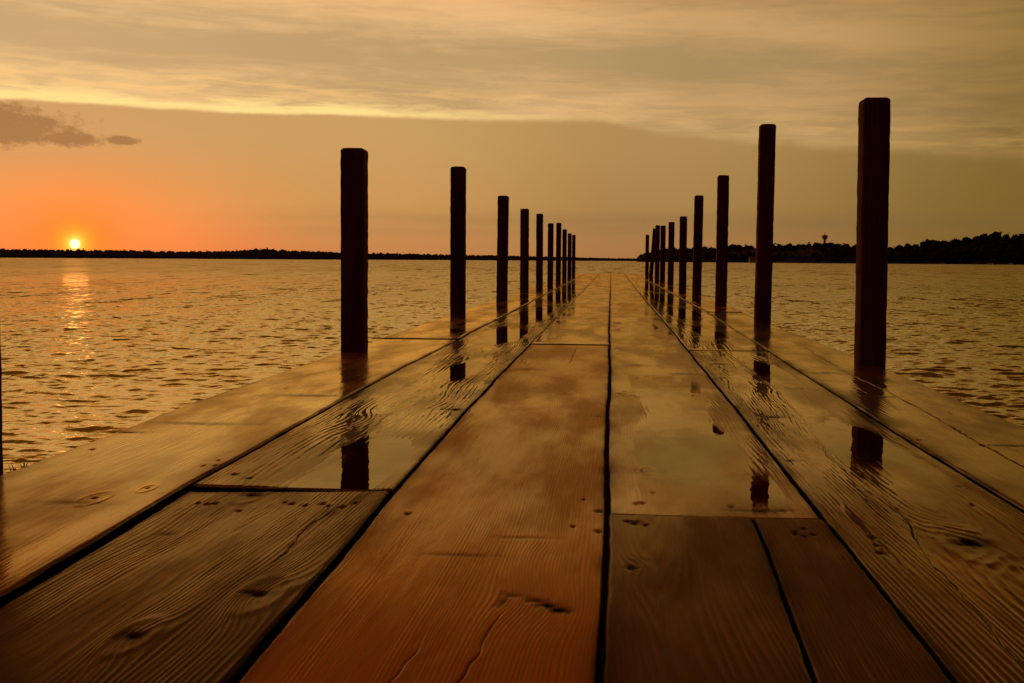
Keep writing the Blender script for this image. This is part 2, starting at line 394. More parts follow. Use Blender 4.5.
def board(fl, fr, y0, y1, mat, seed, gap=.0045, z=0., ring=.0042, amp=.00022, D0=.05, dD=.03, uc=0.,
          cup=.0008, und=.0006, knots=(), pits=(), marks=(), cracks=(), dips=(), dexp=2.2, pools=(), end0=0., tiltx=0., label=None):
    rows = y_rows(y0, y1)
    w = float(fr(y0)-fl(y0)); near = max(y0, .8)
    step = max(.00085, near/1200*.75)
    nc = int(min(340, max(60, w/step)))
    u = np.linspace(0, 1, nc)
    U, Y = np.meshgrid(u, rows)
    xl = fl(rows)+gap/2; xr = fr(rows)-gap/2
    # ragged worn edges
    xl = xl+.0008*fbm(rows*22, rows*0+seed, seed+1); xr = xr+.0008*fbm(rows*25, rows*0, seed+2)
    XX = xl[:, None]*(1-U)+xr[:, None]*U
    xc = float((fl((y0+min(y1, y0+3))/2)+fr((y0+min(y1, y0+3))/2))/2)
    s = XX-xc
    far = np.clip((Y-3.5)/6, 0, 1)
    c = uc+.03*vnoise(Y*.5, Y*0, seed+3)+.008*vnoise(Y*2.3, Y*0, seed+4)
    D = D0+dD*fbm(Y*.55+seed, Y*0, seed+5, 3)
    Rr = np.sqrt((s-c)**2+D**2)
    Rr = Rr+ring*.9*fbm(XX*28, Y*1.6, seed+6, 3)+ring*.22*fbm(XX*110, Y*6, seed+8, 2)
    mk = np.zeros_like(XX); dz = np.zeros_like(XX); flat = np.zeros_like(XX)
    for (px, py, rx, ry, dp) in dips:
        q = ((XX-px)/rx)**2+((Y-py)/ry)**2
        q = q*(1+.35*fbm(XX*16, Y*4, seed+41))
        flat = np.maximum(flat, np.exp(-q**dexp))
    for (kx, ky, kr, strength) in knots:
        q = ((XX-kx)/(kr*1.5))**2+((Y-ky)/(kr*4.2))**2
        Rr = Rr+strength*kr*1.9*np.exp(-q*.5)
        if strength > .6:
            core = np.exp(-(((XX-kx)/(kr*.42))**2+((Y-ky-.15*kr)/(kr*.55))**2)**1.5)
            mk = np.maximum(mk, core*.9*(.75+.25*vnoise(XX*300, Y*200, seed)))
            dz -= .0016*core
            dz += .0006*np.exp(-(q-1.2)**2*3)
    Rr = Rr*(1+.10*vnoise(Y*.35, U*1.2, seed+21))+ring*1.6*fbm(XX*6, Y*.8, seed+22, 2)
    ph = Rr/ring
    ph = ph+.35*np.sin(ph*.55+seed)+.25*np.sin(ph*.23+1.7*seed)
    ww = (.5+.5*np.cos(2*np.pi*ph))**1.4
    local = .5+.6*fbm(XX*9, Y*1.3, seed+9, 3)+.25*np.sin(ph*.9)
    fade = 1-far*.75
    h = amp*ww*np.clip(.15+1.5*local, .08, 2.2)*fade
    h += amp*.9*fbm(XX*140, Y*14, seed+10, 3)*(1-far*.5)
    h *= 1-.9*flat
    h += und*(1-flat*.8)*fbm((XX-xc)*7, Y*1.5, seed+12, 3)
    h -= cup*(1-((2*U-1)**2))
    h += tiltx*(s-.13)
    h -= flat*(max([q_[4] for q_ in dips]) if dips else 0)
    for (px, py, r) in pits:
        a = vnoise(np.array(px*991), np.array(py*773), 5)*.6
        q = ((XX-px)/(r*(1.15+.4*a)))**2+((Y-py)/(r*(2.1-.6*a)))**2
        q = q*(1+.45*vnoise(XX*420, Y*260, seed+13))
        core = np.exp(-q**1.2); mk = np.maximum(mk, core*.8); dz -= .0013*core
    for (px, py, rx, ry, st) in marks:
        q = ((XX-px)/rx)**2+((Y-py)/ry)**2
        core = np.exp(-q*(1+.6*vnoise(XX*200, Y*70, seed+14)))*st; mk = np.maximum(mk, core); dz -= .0007*core
    for (pl, wd, st) in cracks:
        pl = sorted(pl, key=lambda p: p[1])
        cx = np.interp(rows, [p[1] for p in pl], [p[0] for p in pl])+.006*fbm(rows*5, rows*0, seed+15)+.0015*vnoise(rows*40, rows*0, seed+16)
        on = np.clip((rows-pl[0][1])/.08, 0, 1)*np.clip((pl[-1][1]-rows)/.08, 0, 1)
        wv = wd*(.6+.4*vnoise(rows*9, rows*0, seed+17))*on+1e-5
        g = np.exp(-((XX-cx[:, None])/wv[:, None])**2)*on[:, None]
        mk = np.maximum(mk, g*st); dz -= .0025*g*st
        # a soft lip to one side
        dz -= .0005*np.exp(-((XX-cx[:, None]-.012)/.012)**2)*on[:, None]
    h += dz
    # rounded long edges and ends
    ew = np.minimum(U, 1-U)*(xr-xl)[:, None]
    rad = .0042*(1+.35*fbm(Y*14, Y*0, seed+18))
    k = np.clip(1-ew/rad, 0, 1); h -= rad*(1-np.sqrt(1-k*k*.98))
    ed = np.minimum(Y-y0, y1-Y); k = np.clip(1-ed/.004, 0, 1); h -= .003*(1-np.sqrt(1-k*k*.98))
    edge_dark = np.exp(-ew/.009)*.7*(.6+.4*vnoise(Y*12, U*3, seed+19)); mk = np.maximum(mk, edge_dark)  # darkens the wood along both long edges
    Z = z+h
    nr = len(rows)
    top = np.stack([XX, Y, Z], -1)
    low = top.copy(); low[..., 2] = z-.038
    # border ring dropped to the underside
    idx = np.arange(nr*nc).reshape(nr, nc)
    f = np.stack([idx[:-1, :-1], idx[:-1, 1:], idx[1:, 1:], idx[1:, :-1]], -1).reshape(-1, 4)
    ring_i = np.concatenate([idx[0, :], idx[1:, -1], idx[-1, -2::-1], idx[-2:0:-1, 0]])
    base = nr*nc
    nb = len(ring_i); lowv = low.reshape(-1, 3)[ring_i]
    topdup = top.reshape(-1, 3)[ring_i]
    a = base+np.arange(nb); b = base+nb+np.arange(nb)
    side = np.stack([a, b, np.roll(b, -1), np.roll(a, -1)], -1)
    verts = np.concatenate([top.reshape(-1, 3), topdup, lowv])
    faces = np.concatenate([f, side])
    o = mesh_obj('deck_plank', verts, faces, mat, pier)
    me = o.data
    for nm, arr, pad in (('grain', ww*(.5+.5*local)*fade, .5), ('mark', np.clip(mk, 0, 1), .95)):
        at = me.attributes.new(nm, 'FLOAT', 'POINT')
        at.data.foreach_set('value', np.concatenate([arr.ravel(), np.full(2*nb, pad)]).astype(np.float32))
    if label: o['label'] = label
    # standing water
    for (px, py, rx, ry, lev, *rest) in pools:
        ya, yb = max(y0+.002, py-ry), min(y1-.002, py+ry)
        n = 60; m_ = 90
        gy = np.linspace(ya, yb, m_+1); gu = np.linspace(0, 1, n+1)
        A = fl(gy)+gap/2+.003; B = fr(gy)-gap/2-.003
        A = np.maximum(A, px-rx); B = np.minimum(B, px+rx)
        GX = A[:, None]*(1-gu)+B[:, None]*gu; GY = np.repeat(gy[:, None], n+1, 1)
        bulge = 1-((GX-px)/rx)**2*.9-((GY-py)/ry)**2*.9
        bl = bulge+.55*fbm(GX*14, GY*3.2, seed+31)+.12*fbm(GX*60, GY*16, seed+33); keepv = bl > -.05
        fade_ = np.clip(bl/.9, 0, 1)
        ii = np.arange((m_+1)*(n+1)).reshape(m_+1, n+1)
        q = np.stack([ii[:-1, :-1], ii[:-1, 1:], ii[1:, 1:], ii[1:, :-1]], -1).reshape(-1, 4)
        kf = keepv.ravel()[q].all(1)
        if not kf.any(): continue
        q = q[kf]; used, inv = np.unique(q, return_inverse=True)
        v = np.stack([GX.ravel(), GY.ravel(), np.full(GX.size, z+lev)], -1)[used]
        w_ = mesh_obj('puddle', v, inv.reshape(-1, 4), M_PUDDLE)
        tag(w_, kind='structure')
        at = w_.data.attributes.new('fade', 'FLOAT', 'POINT'); at.data.foreach_set('value', fade_.ravel()[used].astype(np.float32))
    return o

K = lambda x, y, r, s=1.: (x, y, r, s)
# row A: far left
board(S0, S1, -.6, 4.78, TINTS['honey'], 101, gap=.008, ring=.0048, amp=.00010, cup=.0004, und=.0007, D0=.06, dD=.05, uc=.03,
      knots=[K(-.684, 1.531, .010), K(-.64, 1.604, .006), K(-.77, 2.6, .012, .5)],
      pits=[(-.607, 1.795, .0045), (-.618, 1.84, .003), (-.625, 1.79, .003), (-.80, 2.9, .004), (-.86, 1.92, .004)],
      marks=[(-.80, 2.25, .10, .02, .5), (-.70, 2.75, .09, .022, .6), (-.88, 2.12, .03, .012, .9), (-.70, 1.50, .05, .012, .5), (-.78, 4.3, .08, .05, .5)],
      dips=[(-.75, 4.2, .12, .4, .0006)], pools=[(-.74, 4.25, .16, .5, -.0009)])
board(S0, S1, 4.82, 11.4, TINTS['honey'], 102, ring=.005, amp=.00012, cup=.0008, z=.0035, pits=[(-.65, 5.2, .006), (-.8, 5.3, .005)],
      marks=[(-.75, 6.1, .1, .08, .5)], pools=[(-.78, 7.3, .16, 1.1, -.0006), (-.75, 10, .16, 1.0, -.0006)])
board(S0, S1, 11.42, 19.0, TINTS['brown'], 103, cup=.001, pools=[(-.77, 14.6, .17, 2.4, -.0006), (-.77, 17.8, .17, 1., -.0006)])
board(S0, S1, 19.02, 29.6, TINTS['brown'], 104, cup=.001, z=.001, pools=[(-.77, 24, .17, 4.4, -.0006)])
# row B
board(S1, S2, -.6, 1.625, TINTS['olive'], 201, marks=[(-.333, 1.108, .013, .012, .9), (-.345, 1.115, .008, .006, .8), (-.404, .978, .012, .014, .85), (-.485, 1.60, .016, .016, .8), (-.52, 1.36, .01, .008, .6)], gap=.011, z=.0005, tiltx=.024, ring=.0058, amp=.00030, D0=.035, dD=.05, uc=-.03, und=.0009,
      knots=[K(-.333, 1.108, .014), K(-.404, .978, .011), K(-.491, 1.60, .012, .8), K(-.50, 1.36, .02, .45)],
      pits=[(-.545, 1.542, .0035), (-.531, 1.536, .004), (-.522, 1.542, .004), (-.475, 1.495, .003), (-.418, 1.539, .004),
            (-.396, 1.528, .004), (-.376, 1.54, .0045), (-.365, 1.525, .003), (-.345, 1.517, .005), (-.333, 1.542, .003), (-.43, 1.548, .003)],
      cracks=[([(-.352, 1.20), (-.36, 1.40), (-.345, 1.56)], .0016, .7)],
      label='dark olive brown near plank with raised grain')
board(S1, S2, 1.642, 8.6, TINTS['brown'], 202, gap=.009, z=-.001, ring=.0068, amp=.00046, D0=.04, dD=.06, uc=.04, cup=.0009, und=.0008,
      knots=[K(-.43, 3.416, .020, .55), K(-.50, 2.35, .02, .5), K(-.40, 2.55, .016, .45), K(-.455, 5.1, .03, .5)],
      pits=[(-.557, 1.731, .0045), (-.526, 1.701, .0035), (-.33, 2.55, .009), (-.32, 3.1, .009), (-.37, 2.0, .004)],
      marks=[(-.33, 2.55, .022, .02, .9), (-.32, 3.15, .02, .03, .7)],
      cracks=[([(-.443, 1.645), (-.452, 1.82), (-.457, 2.06), (-.452, 2.5)], .0016, .8)],
      dips=[(-.365, 1.80, .092, .46, .0011), (-.425, 3.45, .07, .36, .0011), (-.46, 5.2, .11, .7, .0011), (-.45, 7.0, .12, 1.0, .0011)],
      pools=[(-.375, 1.70, .17, 1.15, -.0013), (-.42, 3.55, .3, .68, -.0012), (-.45, 5.1, .3, .85, -.0012), (-.45, 7.2, .15, 1.5, -.001)])
board(S1, S2, 8.62, 17.0, TINTS['brown'], 203, cup=.0012, pools=[(-.45, 10.6, .15, 1.9, -.0006), (-.45, 14.6, .15, 1.9, -.0006)])
board(S1, S2, 17.02, 29.6, TINTS['brown'], 204, cup=.0012, pools=[(-.45, 20, .15, 2.7, -.0006), (-.45, 26, .15, 2.9, -.0006)])
# row C: centre left
board(S2, S3, -.6, 4.52, TINTS['red'], 301, gap=.009, z=.001, ring=.0036, amp=.00017, D0=.05, dD=.02, uc=.20, cup=.0002, und=.0004,
      knots=[K(-.085, 1.115, .013, .55), K(-.045, 1.085, .012, .5), K(-.138, 1.969, .010, .5), K(-.122, 1.811, .010, .5), K(-.156, 3.34, .02, .5), K(-.074, 1.348, .008, .5)],
      pits=[(-.252, 1.473, .0035), (-.034, 1.589, .003), (-.043, 1.424, .003), (-.012, 1.515, .005), (-.012, 1.40, .004)],
      marks=[(-.044, 1.078, .011, .012, 1.), (-.056, 1.092, .010, .009, .9), (-.068, 1.106, .009, .008, .75), (-.098, 1.10, .005, .022, .55), (-.09, 1.12, .010, .008, .5), (-.16, 1.27, .04, .008, .35), (-.10, 1.36, .03, .008, .35), (-.02, 2.45, .02, .012, .5), (-.25, 3.5, .05, .03, .4)],
      cracks=[([(-.128, 3.7), (-.122, 4.4)], .002, .6), ([(-.118, .75), (-.104, .95), (-.092, 1.10)], .0013, .7), ([(-.165, .8), (-.150, 1.02)], .001, .5)],
      label='reddish orange centre plank')
board(S2, S3, 4.56, 12.6, TINTS['tan'], 302, gap=.006, z=.0045, cup=.0003, und=.0006, marks=[(-.1, 6.5, .05, .05, .4), (-.2, 8.8, .05, .08, .4)],
      pools=[(-.15, 8.5, .4, 3.9, -.0005)])
board(S2, S3, 12.62, 29.6, TINTS['tan'], 303, z=.001, cup=.0005, pools=[(-.15, 19, .12, 4.6, -.0006)])
# row D: centre right
board(S3, SPLIT, -.6, 1.497, TINTS['umber'], 401, gap=.003, z=.002, ring=.0043, amp=.00022, D0=.06, dD=.04, uc=-.01, und=.0004, cup=.0002,
      pits=[(.031, 1.447, .006), (.044, 1.437, .003), (.022, 1.455, .003), (.024, 1.23, .004)], knots=[K(.03, 1.24, .006, .5)])
board(SPLIT, S4, -.6, 1.497, TINTS['umber'], 402, gap=.004, z=.0015, ring=.0040, amp=.00022, D0=.08, dD=.04, uc=-.08, und=.0003, cup=.0001,
      pits=[(.219, 1.415, .0045), (.227, 1.40, .003), (.239, 1.41, .003), (.232, 1.44, .003)], label='narrow filler plank beside the split')
board(S3, S4, 1.507, 16.8, TINTS['tan'], 403, gap=.005, z=-.0005, ring=.0058, amp=.00014, D0=.05, dD=.05, uc=0., cup=.0008, und=.0007,
      knots=[K(.13, 1.979, .022, .5), K(.129, 1.738, .020, .5), K(.06, 1.835, .007, .8)],
      pits=[(.036, 1.578, .0035), (.044, 1.585, .0035), (.06, 1.66, .003), (.073, 3.3, .006), (.035, 2.96, .006), (.16, 1.575, .004), (.19, 1.59, .003)],
      marks=[(.055, 1.83, .012, .012, .9), (.035, 2.9, .03, .022, .8), (.19, 1.552, .035, .008, .8), (.22, 1.56, .018, .008, .7), (.10, 2.25, .02, .01, .3),
             (.05, 5.6, .035, .09, .6), (.03, 6.2, .03, .09, .6), (.06, 6.9, .03, .1, .5), (.07, 4.9, .03, .06, .6), (.03, 4.4, .02, .05, .6),
             (.21, 3.45, .04, .03, .5), (.20, 3.1, .04, .025, .5), (.08, 3.7, .03, .04, .4), (.07, 7.9, .04, .14, .5), (.19, 2.62, .03, .02, .5)],
      dexp=1.1, dips=[(.125, 2.05, .085, .42, .0009), (.208, 1.70, .045, .15, .0009), (.15, 3.3, .1, .8, .0009)], pools=[(.10, 2.35, .16, 1.05, -.0007), (.215, 1.70, .07, .15, -.00085), (.10, 6.0, .16, 2.1, -.0007), (.10, 10.5, .16, 2.2, -.0007), (.12, 14.9, .18, 1.9, -.0007)])
board(S3, S4, 16.82, 29.6, TINTS['tan'], 404, z=.001, cup=.0006, pools=[(.14, 23, .13, 5, -.0006)])
# row E
EC = [(.561, 4.29), (.42, 3.212), (.392, 2.425), (.361, 1.988), (.368, 1.803), (.375, 1.615), (.372, 1.519), (.343, 1.29), (.33, .9)]
board(S4, S5, -.6, 4.33, TINTS['brown'], 501, gap=.008, ring=.0062, amp=.00036, D0=.04, dD=.05, uc=.03, cup=.0007, und=.0008,
      knots=[K(.411, 1.395, .020), K(.388, 3.237, .030, .55), K(.46, 2.2, .02, .5), K(.44, 2.55, .02, .4)],
      pits=[(.305, 1.407, .0045), (.299, 1.334, .004), (.302, 1.37, .003), (.458, 2.507, .007), (.422, 3.776, .008), (.50, 1.75, .003), (.47, 1.80, .003), (.48, 1.62, .003), (.49, 2.02, .003)],
      marks=[(.414, 1.398, .019, .027, 1.), (.40, 1.39, .008, .010, 1.), (.333, 2.50, .022, .015, .9), (.34, 3.78, .022, .03, .9), (.47, 3.1, .02, .03, .7), (.29, 1.95, .012, .015, .8), (.47, 2.02, .03, .015, .8)],
      cracks=[(EC, .0018, .95)],
      dips=[(.452, 2.12, .062, .42, .0011), (.47, 3.5, .06, .45, .0011)],
      pools=[(.46, 2.25, .14, .62, -.0012), (.46, 3.6, .2, .72, -.0011)])
board(S4, S5, 4.36, 12.4, TINTS['brown'], 502, gap=.006, z=.0025, ring=.0068, amp=.0004, cup=.0012, knots=[K(.41, 5.1, .03, .55), K(.40, 6.3, .035, .55), K(.42, 8.2, .04, .5)],
      pools=[(.42, 5.4, .13, .8, -.001), (.42, 7.4, .13, 1.0, -.0009), (.42, 10.4, .13, 1.6, -.0007)])
board(S4, S5, 12.42, 29.6, TINTS['brown'], 503, cup=.0013, pools=[(.43, 16, .13, 3.2, -.0006), (.43, 24.5, .13, 4.6, -.0006)])
# row F: far right
FC = [(.726, 4.607), (.68, 3.488), (.683, 2.981), (.669, 2.517), (.659, 2.267), (.648, 1.882), (.64, .8)]
board(S5, S6, -.6, 7.6, TINTS['brown'], 601, gap=.007, z=.001, ring=.0052, amp=.00022, D0=.06, dD=.06, cup=.0003, und=.0007,
      pits=[(.555, 2.198, .004), (.653, 2.154, .005), (.72, 2.6, .004)], cracks=[(FC, .0022, .9)],
      marks=[(.64, 2.9, .04, .02, .6), (.70, 2.15, .05, .012, .7), (.62, 3.5, .03, .03, .6), (.72, 3.3, .03, .05, .5)])
board(S5, S6, 7.66, 17., TINTS['honey'], 602, z=.005, cup=.0009, pools=[(.7, 9.6, .12, 1.6, -.0006), (.7, 13, .12, 1.6, -.0006)])
board(S5, S6, 17.02, 29.6, TINTS['brown'], 603, cup=.001, pools=[(.7, 23, .12, 5, -.0006)])

# ------------------------------------------------------------------ frame under the deck
def beam(name, x0, x1, y0, y1, z0, z1):
    c = .004
    v = [(x, y, z) for z in (z0, z1) for x, y in ((x0, y0), (x1, y0), (x1, y1), (x0, y1))]
    v += [(x0+c, y0+c, z1+c*.5), (x1-c, y0+c, z1+c*.5), (x1-c, y1-c, z1+c*.5), (x0+c, y1-c, z1+c*.5)]
    f = [(3, 2, 1, 0), (0, 1, 5, 4), (1, 2, 6, 5), (2, 3, 7, 6), (3, 0, 4, 7), (4, 5, 9, 8), (5, 6, 10, 9), (6, 7, 11, 10), (7, 4, 8, 11), (8, 9, 10, 11)]
    return py_mesh(name, v, f, M_BEAM, pier)
for x in (-.72, 0., .64):
    beam('stringer', x-.022, x+.022, -.5, 29.5, -.19, -.043)

# ------------------------------------------------------------------ posts
def post(x, y, top, wid, label, group, lean=(0, 0), rot=0., seed=0, chamfer=.006):
    hw = wid/2; c = chamfer
    prof = []
    for (sx, sy) in ((-1, -1), (1, -1), (1, 1), (-1, 1)):
        a0 = math.atan2(sy, sx)-math.pi/4
        for k in range(4):
            a = a0+k*math.pi/6
            prof.append((sx*(hw-c)+c*math.cos(a), sy*(hw-c)+c*math.sin(a)))
    n = len(prof); zb = -1.6
    zs = list(np.arange(zb, -.1, .15))+list(np.arange(-.1, top-c*1.4, .022))+[top-c*1.4]
    rnd = random.Random(seed); V = []; F = []
    for z in zs:
        jx = .0013*float(fbm(np.array(z*6), np.array(seed*1.7), seed)); 
        for i, (px, py) in enumerate(prof):
            q = .0006*float(fbm(np.array(z*13), np.array(i//4*3.1+seed), seed+3))
            nn = 1+q/hw+.0009/hw*rnd.uniform(-1, 1)
            V.append((px*nn+jx, py*nn, z))
    for (ins, dz) in ((c*.45, c*.6), (c*1.1, c*1.15), (c*2.4, c*1.4)):
        for (px, py) in prof:
            s = (hw-ins)/hw; V.append((px*s, py*s, top-c*1.4+dz+rnd.uniform(-1, 1)*.0008))
    R_ = len(zs)+3
    for r in range(R_-1):
        for i in range(n):
            j = (i+1) % n; F.append((r*n+i, r*n+j, (r+1)*n+j, (r+1)*n+i))
    F.append(tuple((R_-1)*n+i for i in range(n)))
    o = py_mesh('wooden_post', V, F, M_POST_RED if 'reddish brown' in label else M_POST, smooth=True)
    o.data.set_sharp_from_angle(angle=R(50))
    o.location = (x, y, 0); o.rotation_euler = (R(lean[0]), R(lean[1]), R(rot))
    tag(o, label, 'post', group)
    return o
ordn = ['nearest', 'second nearest', 'third', 'fourth', 'fifth', 'sixth', 'seventh', 'eighth', 'ninth', 'farthest']
LT = [(4.09, .698), (6.69, .836), (9.29, .814), (11.89, .825), (14.49, .876), (17.09, .842), (19.69, .93), (22.29, .891), (24.89, .875), (27.49, .899)]
RT = [(3.81, .822), (6.47, 1.04), (8.9, .944), (11.5, .938), (13.8, .825), (16.6, .851), (19.3, .88), (21.7, .955), (24.6, .975), (27.7, .914)]
LL = ['thick dark square post, nearest one standing whole at the left edge',
      'dark square post second along the left edge of the pier',
      'dark square post third along the left edge, before the reddish one',
      'reddish brown post fourth along the left edge of the pier',
      'slim dark post fifth along the left edge of the pier',
      'short slim post sixth along the left edge, lower than its farther neighbour',
      'slim post seventh along the left edge, taller than the one before it',
      'thin post eighth along the left edge, three from the far end',
      'thin post next to last along the left edge of the pier',
      'thinnest post at the far end of the left row']
RL = ['tallest and thickest post, nearest along the right edge of the pier',
      'tall reddish brown post second along the right edge, in front of the wooded hill',
      'reddish brown post third along the right edge of the pier',
      'dark post fourth along the right edge of the pier',
      'slim dark post fifth along the right edge, clearly shorter than the fourth',
      'slim post sixth along the right edge of the pier',
      'thin post seventh along the right edge of the pier',
      'thin upright post eighth on the right, half hiding a leaning one',
      'thin leaning post overlapped by the one before it on the right',
      'thin lone post at the far end of the right row']
leanL = [(0, .1), (0, 0), (0, .55), (0, -.1), (0, -.2), (0, .1), (0, .2), (0, -.1), (0, 0), (0, .1)]
leanR = [(0, -.4), (0, .3), (0, 0), (0, .4), (0, -.1), (0, .2), (0, 0), (0, .1), (0, 4.0), (0, -.1)]
for i, (d, t) in enumerate(LT):
    post([-.885,-.858,-.848,-.862,-.868,-.87,-.872,-.874,-.872,-.87][i], d, t, .081, LL[i], 'posts along the left edge', leanL[i], 1.2*math.sin(i*1.7), 30+i, .007)
for i, (d, t) in enumerate(RT):
    post([.805,.803,.802,.806,.806,.806,.808,.81,.796,.806][i], d, t, .081, RL[i], 'posts along the right edge', leanR[i], 1.5*math.sin(i*2.1+1), 60+i, .007)
# the next post towards the viewer: only a sliver of it enters the frame
post(-.9895, 1.76, .62, .081, 'sliver of a dark post cut off by the left border of the photo', 'posts along the left edge', (0, -.2), 0, 90, .007)

# dark weed caught on the left edge
def weed(x, y, label, seed, n=5):
    rnd = random.Random(seed); V = []; F = []
    for k in range(n):
        a = rnd.uniform(-.5, .5); h = rnd.uniform(.005, .015); bx = rnd.uniform(-.005, .005); by = rnd.uniform(-.008, .008); w = .0013
        for (t, ww) in ((0, 1), (.5, .8), (1, .2)):
            cx = bx+a*h*t*t; V += [(cx-w*ww, by, h*t), (cx+w*ww, by, h*t), (cx, by+w*ww, h*t)]
        b = len(V)-9
        for s in (0, 3):
            for i in range(3): F.append((b+s+i, b+s+(i+1) % 3, b+s+3+(i+1) % 3, b+s+3+i))
        F.append((b+6, b+7, b+8))
    o = py_mesh('weed_tuft', V, F, M_WEED); o.location = (x, y, -.008)
    tag(o, label, 'weed', 'dark weed caught on the left edge')
weed(-.898, 1.757, 'larger dark tuft of weed caught on the left plank edge', 3, 9)
weed(-.900, 1.738, 'tiny dark sprig of weed nearest the left border', 8, 4)

# ------------------------------------------------------------------ the lake
def lake():
    dense = np.radians(np.arange(-44, 44.01, .11)); rest = np.radians(np.arange(50, 316, 6.))
    ang = np.concatenate([dense, rest])
    r = [.35]
    while r[-1] < 70: r.append(r[-1]*1.0030 if r[-1] > 1.6 else r[-1]*1.02)
    while r[-1] < 9000: r.append(r[-1]*1.045)
    r = np.array(r); nr, na = len(r), len(ang)
    RR, AA = np.meshgrid(r, ang, indexing='ij')
    Xc = RR*np.sin(AA); Yc = RR*np.cos(AA); Zc = np.zeros_like(Xc)
    rs = np.random.default_rng(7); N = 110
    spac = RR*.0030
    for i in range(N):
        lam = .045*(.65/.045)**(rs.random()**1.8)
        th = math.radians(200+rs.normal()*38)
        kx, ky = math.sin(th)*2*math.pi/lam, math.cos(th)*2*math.pi/lam
        slope = .18*math.sqrt(2/N)*(1.2 if lam < .6 else .45)
        a = slope*lam/(2*math.pi)
        att = np.clip((lam/spac-2.4)/1.8, 0, 1)
        ph = kx*Xc+ky*Yc+rs.random()*6.283
        grp = .6+.4*np.sin(kx*.07*Xc-ky*.11*Yc+i)
        Zc += a*att*grp*(np.cos(ph)+.28*np.cos(2*ph))
    Zc *= (1+.35*fbm(Xc*.35, Yc*.35, 4, 2))
    v = np.stack([Xc, Yc, Zc+WATER_Z], -1).reshape(-1, 3)
    idx = np.arange(nr*na).reshape(nr, na); nx = np.roll(idx, -1, axis=1)
    f = np.stack([idx[:-1], idx[1:], nx[1:], nx[:-1]], -1).reshape(-1, 4)
    # close the centre
    o = mesh_obj('lake_water', v, f, M_WATER)
    tag(o, kind='structure')
    bed = mesh_obj('lake_bed', [(-60, -60, -1.7), (60, -60, -1.7), (60, 60, -1.7), (-60, 60, -1.7)], [(0, 1, 2, 3)], M_BED)
    tag(bed, kind='structure')
lake()

# ------------------------------------------------------------------ far shores
def pol(az, d): return d*math.sin(R(az)), d*math.cos(R(az))
def prof_at(P, az): return float(np.interp(az, [p[0] for p in P], [p[1] for p in P]))
PX2AZ = lambda px: -4.72+math.degrees(math.atan((px-512)/1200))
def shore(name, P, dist, depth, mat):           # low bank rising inland under the wood
    azs = np.linspace(P[0][0], P[-1][0], 160); V = []; F = []
    for a in azs:
        hh = prof_at(P, a)*.8; jit = 14*float(fbm(np.array(a*1.3), np.array(0.), 5))
        for (dd, z) in ((-4+jit, WATER_Z-1), (0+jit, WATER_Z+.8), (depth*.5, hh*.7), (depth, hh), (depth*3, hh*.5), (depth*3.2, WATER_Z-1)):
            x, y = pol(a, dist(a)+dd); V.append((x, y, z))
    for i in range(len(azs)-1):
        for k in range(5):
            b = i*6+k; F.append((b, b+6, b+7, b+1))
    o = py_mesh(name, V, F, mat, smooth=True); tag(o, kind='structure'); return o
ICO = None
def ico():
    global ICO
    if ICO is None:
        import bmesh
        bm = bmesh.new(); bmesh.ops.create_icosphere(bm, subdivisions=2, radius=1)
        ICO = (np.array([v.co[:] for v in bm.verts]), np.array([[v.index for v in f.verts] for f in bm.faces])); bm.free()
    return ICO
def forest(name, P, dist, depth, mat, step_m, r0, r1, seed, rows=4):
    rs = np.random.default_rng(seed); iv, fi = ico(); VV = []; FF = []; off = 0
    for row in range(rows):
        fr = row/(rows-1)
        a = P[0][0]
        while a < P[-1][0]:
            D = dist(a)
            a += math.degrees(step_m*rs.uniform(.5, 1.5)/D)
            hh = prof_at(P, a)
            r = rs.uniform(r0, r1)*(1.12 if rs.random() < .12 else 1)
            topz = hh*(.35+.65*fr)*rs.uniform(.91, 1.02)
            r = min(r, max(.8, topz*.55))
            x, y = pol(a+rs.uniform(-.02, .02), D+2+depth*fr+rs.uniform(-3, 3))
            p = iv*np.array([r*rs.uniform(.8, 1.2), r, r*rs.uniform(.85, 1.25)])
            p = p*(1+rs.uniform(-.13, .13, (len(iv), 1)))
            p = p+np.array([x, y, topz-r])
            VV.append(p); FF.append(fi+off); off += len(iv)
            # leafy sprays breaking the outline
            k = 16
            dr = rs.normal(size=(k, 3)); dr[:, 2] = abs(dr[:, 2]); dr /= np.linalg.norm(dr, axis=1)[:, None]
            c = np.array([x, y, topz-r])+dr*r*rs.uniform(.9, 1.1, (k, 1))
            s = r*.2; t = np.stack([c+rs.normal(size=(k, 3))*s for _ in range(3)], 1).reshape(-1, 3)
            VV.append(t); FF.append(np.arange(3*k).reshape(-1, 3)+off); off += 3*k
    o = mesh_obj(name, np.concatenate(VV), np.concatenate(FF), mat, smooth=False)
    return o
dL = lambda a: 1500 + max(0, a+14)*90
leftpx = [(-60, 8), (0, 8), (60, 8.3), (130, 8), (180, 7), (225, 8), (262, 10.5), (300, 8.5), (345, 7.2), (400, 6.5), (455, 5.5), (520, 4.6), (560, 3.8), (605, 2.8), (660, 2.6), (700, 2.4)]
PL = [(PX2AZ(x), h*dL(PX2AZ(x))/1250) for x, h in leftpx]
shore('far_shore', PL, dL, 60, M_SOIL)
tag(forest('far_forest', PL, dL, 50, M_LEAF, 4.0, 2.4, 4.6, 3), 'low dark line of woods along the far shore beneath the setting sun', 'forest', kind='stuff')
dR = lambda a: 900 + max(0, 10-a)*22
rightpx = [(636, 4), (644, 8), (655, 11), (680, 13.5), (722, 15), (755, 16.5), (790, 18.2), (830, 18.6), (858, 16), (882, 15), (905, 19), (930, 23.5), (950, 24), (975, 28), (990, 30.5), (1008, 31), (1030, 29), (1110, 26), (1200, 18)]
